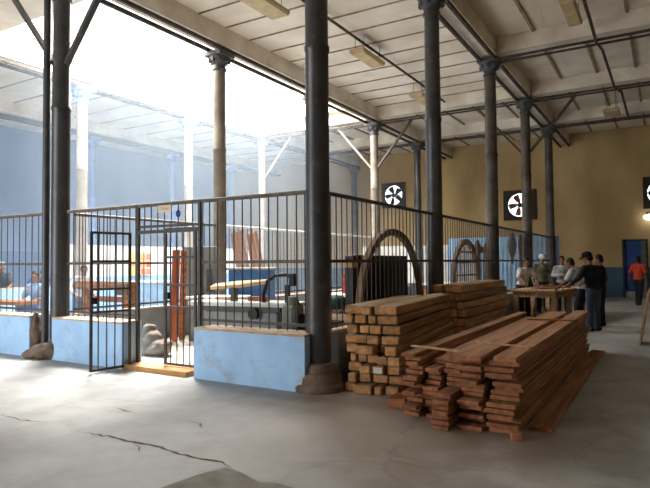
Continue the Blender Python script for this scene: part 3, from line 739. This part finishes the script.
for x in (-.25, .25): MB().box(x - .23, x + .23, -.365, -.35, .05, .8, bev=.004).obj('door', GREYM, t)
t = thing('blue_cabinet', 'blue steel cabinet with grey lid behind the bench machines', 'cabinet', (-8.1, 10.3, .05), math.radians(22))
MB().box(-.48, .48, -.25, .25, 0, 1.42, bev=.01).obj('body', BLUEM, t)
MB().box(-.54, .54, -.3, .3, 1.42, 1.47, bev=.01).obj('lid', mat('grey_lid', (150, 150, 146), None, .6), t)
MB().box(-.44, .44, -.268, -.25, .1, 1.3, bev=.004).obj('door', BLUEM, t)
# planer: long bench machine
t = thing('planing_machine', 'long grey planing machine with white bed behind the blue wall', 'machine', (-5.9, 7.65, .05), math.radians(8))
MB().box(-.9, .5, -.25, .25, 0, .78, bev=.02).obj('base', GREYM, t)
MB().box(-1.2, .85, -.3, .3, .86, .93, bev=.01).obj('bed', WHITEM, t)
MB().box(-.95, .55, -.26, .26, .78, .86).obj('bed_frame', mat('dark_grey_box', (84, 88, 90), None, .5), t)
MB().path([(.25, -.2, .80), (.22, -.2, 1.05), (.3, -.2, 1.28), (.45, -.2, 1.37), (.65, -.2, 1.38), (.75, -.2, 1.33)], .03, 8).obj('guard_arm', BLACK, t, smooth=True)
MB().box(.7, .8, -.24, -.16, 1.2, 1.4, bev=.01).box(.62, .7, -.22, -.18, .9, 1.22).obj('guard_head', BLACK, t)
MB().box(-.5, -.42, -.06, .06, .93, 1.16).obj('support', mat('dark_grey_box', (84, 88, 90), None, .5), t)
MB().tube((.1, -.35, .75), (.1, -.25, .75), .09, seg=14).obj('hand_wheel', BLACK, t)
o = MB().prism([(-.55, 0), (-.5, .12), (-.1, .16), (.5, .1), (.5, .04), (0, -.03)], 0, .06).obj('pale_board', mat('blond_wood', (222, 190, 138), (200, 166, 116), .7, 3, (.4, 4, 4)), None, (-6.25, 7.6, 1.165 + .05), math.radians(14))
o.rotation_euler = (math.radians(20), math.radians(-5), math.radians(14)); tag(o, 'blond shaped board resting on the planing machine', 'board')
t = thing('motor_unit', 'grey rounded motor housing next to the corner column', 'motor', (-4.85, 7.15, .05))
MB().box(-.12, .12, -.15, .15, 0, .95, bev=.04).obj('housing', mat('motor_grey', (120, 120, 112), None, .6), t)
MB().tube((0, 0, .95), (0, 0, 1.06), .11, .08, 16).obj('cap', mat('motor_grey', (120, 120, 112), None, .6), t, smooth=True)
MB().box(.125, .16, -.1, .1, .2, .8).obj('cover_plate', BLACK, t)
for i, (dx, dy, sz, m_, lab) in enumerate([(-.85, .1, (.3, .08, .05), PALEW, 'pale offcut lying on the white planer bed at its gate end'), (-.15, .12, (.22, .1, .07), BENCHW, 'brown offcut lying mid way on the white planer bed'), (.1, .05, (.14, .1, .09), REDW, 'reddish block lying on the planer bed under the black arm')]):
    tag(MB().box(-sz[0] / 2, sz[0] / 2, -sz[1] / 2, sz[1] / 2, 0, sz[2], bev=.004).obj('wood_offcut', m_, None, (-5.9 + dx, 7.65 + dy, .981), .2 * i), lab, 'offcut')
# far tables in the cage
for i, (x, y, w, l, m_) in enumerate([(-6.2, 12.2, 1.0, 2.4, 'first'), (-7.3, 15.2, 1.0, 2.6, 'second'), (-6.3, 18.6, 1.0, 2.4, 'third')]):
    t = thing('cage_workbench', '%s white-topped workbench deep inside the cage' % m_, 'workbench', (x, y, 0), 0, 'white-topped cage workbenches')
    MB().box(-w / 2, w / 2, -l / 2, l / 2, .86, .92, bev=.01).obj('worktop', WHITEM, t)
    for sx in (-1, 1):
        for sy in (-1, 1): MB().box(sx * (w / 2 - .1) - .05, sx * (w / 2 - .1) + .05, sy * (l / 2 - .1) - .05, sy * (l / 2 - .1) + .05, 0, .86).obj('leg', BENCHW, t)
    MB().box(-w / 2 + .1, w / 2 - .1, -l / 2 + .1, l / 2 - .1, .25, .29).obj('shelf', BENCHW, t)
t = thing('red_drum', 'red drum standing behind the cage corner column', 'drum', (-6.25, 11.5, .921))
MB().lathe([(.17, 0), (.17, .14), (.18, .15), (.17, .16), (.17, .3), (.18, .31), (.17, .32), (.17, .42)], 18).obj('body', mat('dull_red_paint', (150, 52, 50), None, .5), t, smooth=True)
MB().lathe([(.16, .42), (.16, .44)], 18).obj('lid', mat('dull_red_paint', (150, 52, 50), None, .5), t)
# heap of clutter in the cage seen just right of the corner column
for i, (x, y, s, c_, nm, lab, cat) in enumerate([(-5.3, 8.9, (.45, .3, .2), PALEW, 'wood_crate', 'open wooden crate right of the corner column', 'crate')]):
    t = thing(nm, lab, cat, (x, y, .05))
    MB().box(-.45, .45, -.3, -.27, 0, .75).box(-.45, .45, .27, .3, 0, .75).box(-.45, -.42, -.27, .27, 0, .75).box(.42, .45, -.27, .27, 0, .75).box(-.42, .42, -.27, .27, 0, .03).obj('box_sides', c_, t)
    o = remeshed(MB().ball((0, 0, .6), (.42, .26, .28)).ball((.2, .05, .78), (.2, .2, .12)), 'green_tarpaulin', mat('dark_green_cloth', (58, 86, 82), None, .8), .03, 2)
    o.location = (x, y, .14); tag(o, 'dark green cloth bundled in the wooden crate', 'cloth')
lean_box('leaning_board', .16, .03, 1.75, (-5.25, 9.7, .06), math.radians(-8), math.radians(20), mat('pinkish_wood', (222, 188, 174), (196, 158, 142), .7, 3, (5, 5, .4)), 'narrow pinkish board standing right of the corner column', 'board')
for k in range(6):
    y = 10.98 + k * .2
    lean_box('tall_board', .15, .03, 2.38 + .05 * (k % 3), (-8.74, y, .055), math.radians(-13), PI / 2 + math.radians(-3 + 3 * (k % 3)),
             mat('pinkish_wood', (222, 188, 174), (196, 158, 142), .7, 3, (5, 5, .4)), 'tall pinkish board, %s of the row leaning on the inner fence' % ORD[k], 'board', 'tall pinkish boards')
# broken concrete lump inside gate
lump = MB()
for p, r in (((0, 0, .12), (.34, .22, .14)), ((-.12, .02, .28), (.2, .17, .16)), ((-.2, .05, .42), (.12, .12, .14)), ((.22, 0, .2), (.16, .14, .1))): lump.ball(p, r)
o = remeshed(lump, 'sack_heap', mat('grey_brown_sacking', (150, 138, 124), (116, 104, 92), .95, 6, bump=.3), .03, 2)
o.location = (-7.62, 7.0, .03); dm = o.modifiers.new('d', 'DISPLACE'); dm.texture = tx; dm.strength = .08
tag(o, 'slumped grey-brown cement sacks on the floor inside the gate', 'sacks')

# ------------------------------------------------------------------ neighbouring cage (hazy)
t = thing('wall_chart', 'bright red and yellow chart on the pale inner partition', 'poster', (XL - .02, 12.85, 0), PI / 2)
MB().box(-.45, .45, -.01, .01, 1.25, 2.0).obj('sheet', mat('chart_paper', (214, 190, 130), None, .8), t)
rc = random.Random(5)
for i in range(3):
    for j in range(4):
        q = rc.choice([(196, 70, 56), (226, 150, 60), (232, 190, 80), (206, 96, 80)])
        MB().box(-.42 + j * .215, -.24 + j * .215, -.022, -.012, 1.29 + i * .24, 1.47 + i * .24).obj('patch', mat('chart_%d' % q[1], q, None, .8), t)
t = thing('blue_locker', 'pale blue locker behind the inner fence near the gate', 'locker', (-12.3, 11.3, 0), math.radians(35))
MB().box(-.6, .6, -.25, .25, 0, 1.1, bev=.01).obj('body', mat('locker_blue', (150, 190, 226), None, .6), t)
MB().box(-.62, .62, -.27, .27, 1.1, 1.15).obj('top', WHITEM, t)
for x in (-.29, .29): MB().box(x - .26, x + .26, -.27, -.25, .06, 1.04).obj('door', mat('locker_blue', (150, 190, 226), None, .6), t)
t = thing('saw_bench', 'blue work bench with wooden top behind the seated workers', 'workbench', (-13.6, 7.7, 0), math.radians(10))
MB().box(-.9, .9, -.3, .3, .70, .78).obj('top', BENCHW, t)
for x in (-.8, .8): MB().box(x - .05, x + .05, -.25, .25, 0, .70).obj('leg', BLUEM, t)
def stool(x, y, label):
    t = thing('wooden_stool', label, 'stool', (x, y, 0), .3, 'workers stools')
    MB().box(-.18, .18, -.18, .18, .42, .46, bev=.005).obj('seat', BENCHW, t)
    for a in (-1, 1):
        for b in (-1, 1): MB().bar((a * .13, b * .13, .42), (a * .17, b * .17, 0), .035).obj('leg', BENCHW, t)

# ------------------------------------------------------------------ people
def person(label, loc, rz, pose, shirt, trousers, skin=SKIN, hat=None, vest=None, hair=True, voxel=.009, scale=1.0, extra=None):
    """local frame: +X forward, +Y the person's left. pose gives joint points"""
    t = thing('person', label, 'person', loc, rz)
    t.scale = (scale,) * 3
    P = dict(hip=(0, 0, .95), chest=(0.01, 0, 1.30), neck=(0.0, 0, 1.47), head=(.03, 0, 1.64), headyaw=0.0, headpitch=0.0,
             kl=(.02, .10, .50), al=(0, .11, .09), kr=(.02, -.10, .50), ar=(0, -.11, .09),
             el=(-.03, .27, 1.15), wl=(.10, .27, .92), er=(-.03, -.27, 1.15), wr=(.10, -.27, .92), fl=0.0, fr=0.0)
    P.update(pose)
    V = {k: Vector(v) for k, v in P.items() if isinstance(v, tuple)}
    hip, chest, neck, head = V['hip'], V['chest'], V['neck'], V['head']
    spine = (neck - hip).normalized()
    Rt = Matrix.Identity(3)
    zax = spine; yax = Vector((0, 1, 0)); xax = yax.cross(zax).normalized(); Rt = Matrix((xax, yax, zax)).transposed()
    sh = {'l': neck + Rt @ Vector((0, .175, -.06)), 'r': neck + Rt @ Vector((0, -.175, -.06))}
    hj = {'l': hip + Vector((0, .09, -.03)), 'r': hip + Vector((0, -.09, -.03))}
    HR = Matrix.Rotation(P['headyaw'], 3, 'Z') @ Matrix.Rotation(P['headpitch'], 3, 'Y')
    def H(x, y, z): return head + HR @ Vector((x, y, z))
    b = MB()
    # torso
    b.ball(hip, (.11, .16, .13), Rt); b.ball(hip.lerp(chest, .5), (.105, .145, .17), Rt); b.ball(chest, (.12, .17, .19), Rt)
    b.cap(sh['l'], sh['r'], .06); b.cap(neck + spine * -.04, head + HR @ Vector((-.015, 0, -.05)), .06, .052)
    # head
    b.ball(H(0, 0, .02), (.095, .075, .105), HR, 3); b.ball(H(.025, 0, -.055), (.065, .056, .062), HR, 3)
    b.cap(H(.088, 0, .02), H(.106, 0, -.025), .010, .014); b.ball(H(.082, 0, .045), (.02, .05, .012), HR)
    b.ball(H(.085, 0, -.062), (.018, .026, .012), HR); b.ball(H(.075, 0, -.1), (.022, .024, .018), HR)
    for s in (-1, 1): b.ball(H(-.005, s * .076, 0), (.02, .012, .032), HR)
    # limbs
    for s in 'lr':
        b.cap(hj[s], V['k' + s], .085, .056); b.cap(V['k' + s], V['a' + s], .056, .038)
        f = Matrix.Rotation(P['f' + s], 3, 'Z') @ Vector((1, 0, 0))
        b.cap(V['a' + s] + Vector((0, 0, -.045)) - f * .03, V['a' + s] + f * .15 + Vector((0, 0, -.06)), .038, .028)
        b.cap(sh[s], V['e' + s], .052, .040); b.cap(V['e' + s], V['w' + s], .040, .027)
        # hand: palm, four fingers, thumb
        d = (V['w' + s] - V['e' + s]).normalized(); w = V['w' + s]
        side = Vector((1, 0, 0)) if abs(d.z) > .7 else Vector((0, 0, 1)).cross(d).normalized() * (-1 if s == 'l' else 1)
        side = (side - d * side.dot(d)).normalized(); nrm = d.cross(side)
        inward = nrm if nrm.dot(Vector((0, -1 if s == 'l' else 1, 0)) + Vector((0, 0, -.5))) > 0 else -nrm
        Mh = Matrix((side, inward, d)).transposed()
        b.ball(w + d * .045, (.042, .017, .055), Mh)
        for k, (off, ln) in enumerate([(.033, .07), (.011, .08), (-.011, .075), (-.032, .058)]):
            a0 = w + d * .085 + side * off; a1 = a0 + (d * .85 + inward * .5).normalized() * ln * .55; a2 = a1 + (d * .35 + inward * .9).normalized() * ln * .5
            b.cap(a0, a1, .0105, .0095, 1); b.cap(a1, a2, .0095, .0085, 1)
        b0 = w + d * .03 + side * .036; b1 = b0 + (d * .6 + side * .7 + inward * .3).normalized() * .04; b2 = b1 + (d * .8 + inward * .5).normalized() * .032
        b.cap(b0, b1, .0125, .011, 1); b.cap(b1, b2, .011, .009, 1)
    body = remeshed(b, 'body', skin, voxel, 2, t)
    # eyes, mouth
    e = MB()
    for s in (-1, 1): e.ball(H(.086, s * .032, .022), .0105, sub=1)
    e.obj('eyes', mat('dark_eyes', (24, 20, 20), None, .3), t)
    MB().ball(H(.103, 0, -.062), (.004, .02, .004), HR, 1).obj('mouth', mat('lips', (120, 70, 62), None, .6), t)
    # hair
    if hair:
        h = MB(); h.ball(H(-.016, 0, .04), (.096, .084, .104), HR, 3).ball(H(-.05, 0, -.01), (.06, .074, .08), HR, 3)
        remeshed(h, 'hair', HAIR, .01, 1, t)
    if hat:
        h = MB(); h.lathe([(.1, .03), (.106, .05), (.1, .1), (.075, .135), (.03, .15)], 20)
        bmesh.ops.transform(h.bm, matrix=Matrix.Translation(head) @ HR.to_4x4() @ Matrix.Translation((-.005, 0, .0)), verts=h.bm.verts[:])
        cap_o = h.obj('cap', hat, t, smooth=True)
        v = MB(); v.prism([(.06, -.08), (.12, -.07), (.175, -.035), (.185, 0), (.175, .035), (.12, .07), (.06, .08)], .035, .048, Matrix.Translation(head) @ HR.to_4x4())
        v.obj('visor', hat, cap_o)
    # shirt
    def torso(mb, g, sleeves):
        mb.ball(hip + Vector((0, 0, .02)), (.11 + g, .16 + g, .12), Rt, 3); mb.ball(hip.lerp(chest, .5), (.108 + g, .15 + g, .19), Rt, 3); mb.ball(chest, (.122 + g, .172 + g, .19), Rt, 3)
        mb.cap(sh['l'], sh['r'], .062 + g); mb.cap(neck + spine * -.07, neck + spine * .0, .085, .066)
        for s in 'lr':
            if sleeves >= 1:
                mb.cap(sh[s], V['e' + s], .055 + g, .046 + g)
                mb.cap(V['e' + s], V['e' + s].lerp(V['w' + s], .88), .046 + g, .034 + g * .6)
            elif sleeves > 0: mb.cap(sh[s], sh[s].lerp(V['e' + s], .75), .058 + g, .054 + g)
    mb = MB(); torso(mb, .018, shirt[1]); remeshed(mb, shirt[2] if len(shirt) > 2 else 'shirt', shirt[0], .014, 3, t)
    if vest:
        mb = MB(); torso(mb, .03, 0); remeshed(mb, 'waistcoat', vest, .014, 3, t)
    # trousers, shoes
    mb = MB(); mb.ball(hip - Vector((0, 0, .03)), (.122, .168, .13), sub=3)
    for s in 'lr': mb.cap(hj[s], V['k' + s], .1, .074); mb.cap(V['k' + s], V['a' + s] + Vector((0, 0, -.01)), .074, .062)
    remeshed(mb, 'trousers', trousers, .014, 3, t)
    for s in 'lr':
        f = Matrix.Rotation(P['f' + s], 3, 'Z') @ Vector((1, 0, 0)); a = V['a' + s]
        mb = MB(); mb.cap(a + Vector((0, 0, -.04)) - f * .04, a + f * .17 + Vector((0, 0, -.05)), .046, .036); mb.ball(a + Vector((0, 0, 0)), .05)
        bmesh.ops.bisect_plane(mb.bm, geom=mb.bm.verts[:] + mb.bm.edges[:] + mb.bm.faces[:], plane_co=(0, 0, a.z - .088), plane_no=(0, 0, -1), clear_outer=True)
        bmesh.ops.holes_fill(mb.bm, edges=[e_ for e_ in mb.bm.edges if e_.is_boundary])
        remeshed(mb, 'shoe', BLACK, .012, 1, t)
    return t
NAVY = cloth('black_jacket', (34, 35, 42)); JEANS = cloth('jeans', (72, 84, 104)); DKTR = cloth('dark_trousers', (40, 40, 48))
WHT = cloth('white', (206, 206, 206)); GRY = cloth('light_grey', (176, 182, 190)); OLV = cloth('olive', (104, 100, 78)); ORG = cloth('orange_red', (206, 70, 44))
PBL = cloth('pale_blue', (150, 178, 212)); DBL = cloth('mid_blue', (60, 96, 160)); DKB = cloth('dark_teal', (58, 72, 84))
lean = dict(hip=(-.10, 0, .93), chest=(.06, 0, 1.26), neck=(.13, 0, 1.41), head=(.20, 0, 1.56), headpitch=.35,
            el=(.2, .28, 1.12), wl=(.42, .2, .97), er=(.2, -.28, 1.12), wr=(.42, -.2, .97))
fold = dict(el=(.03, .27, 1.16), wl=(.24, -.02, 1.14), er=(.03, -.27, 1.16), wr=(.25, .06, 1.18), headpitch=.25)
stand = dict(headpitch=.25)
# around the table
person('man in black jacket, cap and jeans standing with his back turned beside the table', (-1.45, 14.45, 0), math.radians(150), dict(hip=(0, 0, .95), chest=(.05, 0, 1.3), neck=(.07, 0, 1.46), head=(.12, 0, 1.63), headpitch=.35, el=(.12, .3, 1.18), wl=(.36, .2, 1.06), er=(.1, -.3, 1.18), wr=(.34, -.18, 1.06)),
       (NAVY, 1, 'jacket'), JEANS, hat=cloth('black_cap', (30, 32, 40)), scale=1.03).scale = (1.12, 1.16, 1.03)
person('man with dark hair and white shirt bending over the table beside the black jacket', (-1.86, 15.3, 0), math.radians(165), lean, (WHT, .6), DKTR, SKIN)
person('person in dark clothes standing just behind the man in the black jacket', (-1.4, 15.6, 0), math.radians(170), stand, (cloth('charcoal', (44, 44, 48)), 1), DKTR, SKIN)
person('man in white tee-shirt leaning on the table end by the fence', (-3.6, 17.4, 0), math.radians(-50), dict(lean, head=(.17, 0, 1.58)), (WHT, .6), DKTR, SKIN)
person('man in white cap and olive shirt standing behind the table', (-3.38, 19.05, 0), math.radians(-70), stand, (OLV, 1), DKTR, SKIN, hat=cloth('white_cap', (226, 226, 222)), scale=1.03)
person('man in light grey sweater with folded arms behind the table', (-2.8, 19.1, 0), math.radians(-80), fold, (GRY, 1, 'sweater'), DKTR, SKIN)
person('man in orange red shirt walking near the blue door', (-0.86, 23.2, 0), math.radians(75), dict(kl=(.14, .09, .5), al=(.1, .1, .09), kr=(-.06, -.09, .5), ar=(-.28, -.1, .12), wl=(-.06, .27, .92), wr=(.2, -.27, .95)), (ORG, .6), DKTR, SKIND)
person('man with dark hair standing behind the aisle fence next to the greyish column', (-4.75, 18.3, .0), math.radians(-20), stand, (DKB, 1), DKTR, SKIND)
# seated and standing workers in the hazy cage
sit = dict(hip=(-.05, 0, .52), chest=(.04, 0, .86), neck=(.08, 0, 1.03), head=(.15, 0, 1.18), headpitch=.3, kl=(.38, .14, .52), al=(.36, .14, .09), kr=(.38, -.14, .52), ar=(.36, -.14, .09),
           el=(.12, .27, .74), wl=(.34, .15, .70), er=(.12, -.27, .74), wr=(.34, -.15, .70))
person('man in white shirt working at the heavy timber bench', (-12.1, 8.85, 0), math.radians(-35), dict(lean, hip=(-.1, 0, .86), chest=(.04, 0, 1.17), neck=(.1, 0, 1.33), head=(.17, 0, 1.47), kl=(.1, .1, .46), kr=(.1, -.1, .46), wl=(.42, .2, .9), wr=(.42, -.2, .9), el=(.2, .3, 1.05), er=(.2, -.3, 1.05)), (WHT, 1), cloth('blue_trousers', (84, 108, 140)), SKIN)
stool(-13.55, 8.62, 'wooden stool under the worker in pale blue')
person('worker in pale blue shirt sitting partly behind the thin pipe', (-13.55, 8.6, 0), math.radians(-60), dict(sit, head=(.12, 0, 1.2)), (PBL, .6), cloth('blue_trousers', (84, 108, 140)), SKIN, scale=1.1)
person('worker in cap and dark teal shirt at the cage edge', (-15.3, 8.75, 0), math.radians(-50), dict(lean), (DKB, .6), DKTR, SKIN, hat=cloth('grey_cap', (150, 150, 150)))
person('worker in blue overalls bending forward behind the low inner wall', (-15.35, 9.75, 0), math.radians(-20), dict(lean, hip=(-.2, 0, .92), chest=(.12, 0, 1.16), neck=(.28, 0, 1.26), head=(.42, 0, 1.32)), (DBL, 1), DBL, SKIN)

# ------------------------------------------------------------------ leaning boards at the edge of the aisle
o = MB().box(-.02, .02, -.28, .28, 0, 1.05, bev=.004).obj('aisle_board', PALEW, None, (-.47, 12.75, .005), 0); o.rotation_euler = (0, math.radians(10), 0); tag(o, 'pale board leaning on the crate at the aisle edge', 'board')
t = thing('tool_crate', 'brown wooden crate cut by the picture edge behind the leaning board', 'crate', (.17, 12.9, 0))
MB().box(-.42, .42, -.5, .5, 0, .05).box(-.42, -.38, -.5, .5, .05, 1.05).box(.38, .42, -.5, .5, .05, 1.05).box(-.38, .38, -.5, -.46, .05, 1.05).box(-.38, .38, .46, .5, .05, 1.05).obj('box_sides', BENCHW, t)
MB().box(-.45, .45, -.53, .53, 1.05, 1.09).obj('lid', PALEW, t)

# ------------------------------------------------------------------ floor wear: cracks and a worn patch (real thin slabs)
CRK = mat('crack_dirt', (122, 104, 88), (98, 82, 68), .95, 9)
def crack(pts, w, label):
    rnd = random.Random(len(pts) * 7 + int(abs(pts[0][0]) * 10)); P = [Vector((*pts[0], 0))]
    for a, b in zip(pts, pts[1:]):
        a, b = Vector((*a, 0)), Vector((*b, 0)); n = max(2, int((b - a).length / .06))
        for i in range(1, n + 1):
            q = a.lerp(b, i / n); P.append(q + Vector((rnd.uniform(-.02, .02), rnd.uniform(-.02, .02), 0)))
    L_, R_ = [], []
    for i, p in enumerate(P):
        d = (P[min(i + 1, len(P) - 1)] - P[max(i - 1, 0)]).normalized(); nn = Vector((-d.y, d.x, 0))
        ww = w * (rnd.uniform(.3, 1)) * min(1, i / 4 + .1, (len(P) - 1 - i) / 4 + .1)
        L_.append(p + nn * ww); R_.append(p - nn * ww)
    mb = MB()
    for i in range(len(P) - 1):
        vs = [mb.bm.verts.new((v.x, v.y, .002)) for v in (L_[i], L_[i + 1], R_[i + 1], R_[i])]; mb.bm.faces.new(vs)
    o = mb.obj('floor_crack', CRK); o['kind'] = 'structure'; o['label'] = label
crack([(-4.85, 3.56), (-4.55, 3.6), (-4.28, 3.59), (-4.01, 3.62), (-3.67, 3.59), (-3.39, 3.55), (-3.15, 3.62), (-3.0, 3.55)], .022, 'long jagged crack in the concrete floor')
crack([(-4.2, 3.6), (-4.0, 3.5), (-3.92, 3.45)], .012, 'side branch of the jagged floor crack')
crack([(-6.3, 3.55), (-5.84, 3.52), (-5.5, 3.57)], .016, 'short floor crack near the bright floor')
crack([(-5.4, 4.36), (-5.15, 4.3), (-5.0, 4.3)], .025, 'short dark scar in the floor before the gate')
crack([(-4.25, 4.36), (-4.1, 4.35), (-3.94, 4.24)], .025, 'short dark scar in the floor before the corner column')
mb = MB()
pp = [(-3.16, 2.6), (-3.17, 2.98), (-3.12, 3.3), (-3.04, 3.52), (-2.85, 3.49), (-2.62, 3.40), (-2.5, 3.46), (-2.3, 3.44), (-1.9, 3.3), (-1.7, 2.9), (-1.8, 2.4)]
mb.prism(pp, .0005, .003)
o = mb.obj('trim_floor_patch', mat('worn_dark_screed', (150, 146, 139), (126, 121, 114), .9, 5, bump=.2)); struct(o, 'darker worn patch in the concrete floor')

# ------------------------------------------------------------------ haze under the skylight
hz = MB().box(XW + .1, XM - .45, 6.6, 27.8, .01, ZB0 - .25)
hm = bpy.data.materials.new('sunlit_haze'); hm.use_nodes = True
nt = hm.node_tree; nt.nodes.clear()
vo = nt.nodes.new('ShaderNodeVolumeScatter'); vo.inputs['Color'].default_value = (.66, .82, 1.0, 1); vo.inputs['Density'].default_value = .02; vo.inputs['Anisotropy'].default_value = .2
ou = nt.nodes.new('ShaderNodeOutputMaterial'); nt.links.new(vo.outputs[0], ou.inputs['Volume'])
o = hz.obj('haze', hm); o['kind'] = 'stuff'; tag(o, 'blue dusty haze drifting under the skylight', 'haze'); o['kind'] = 'stuff'
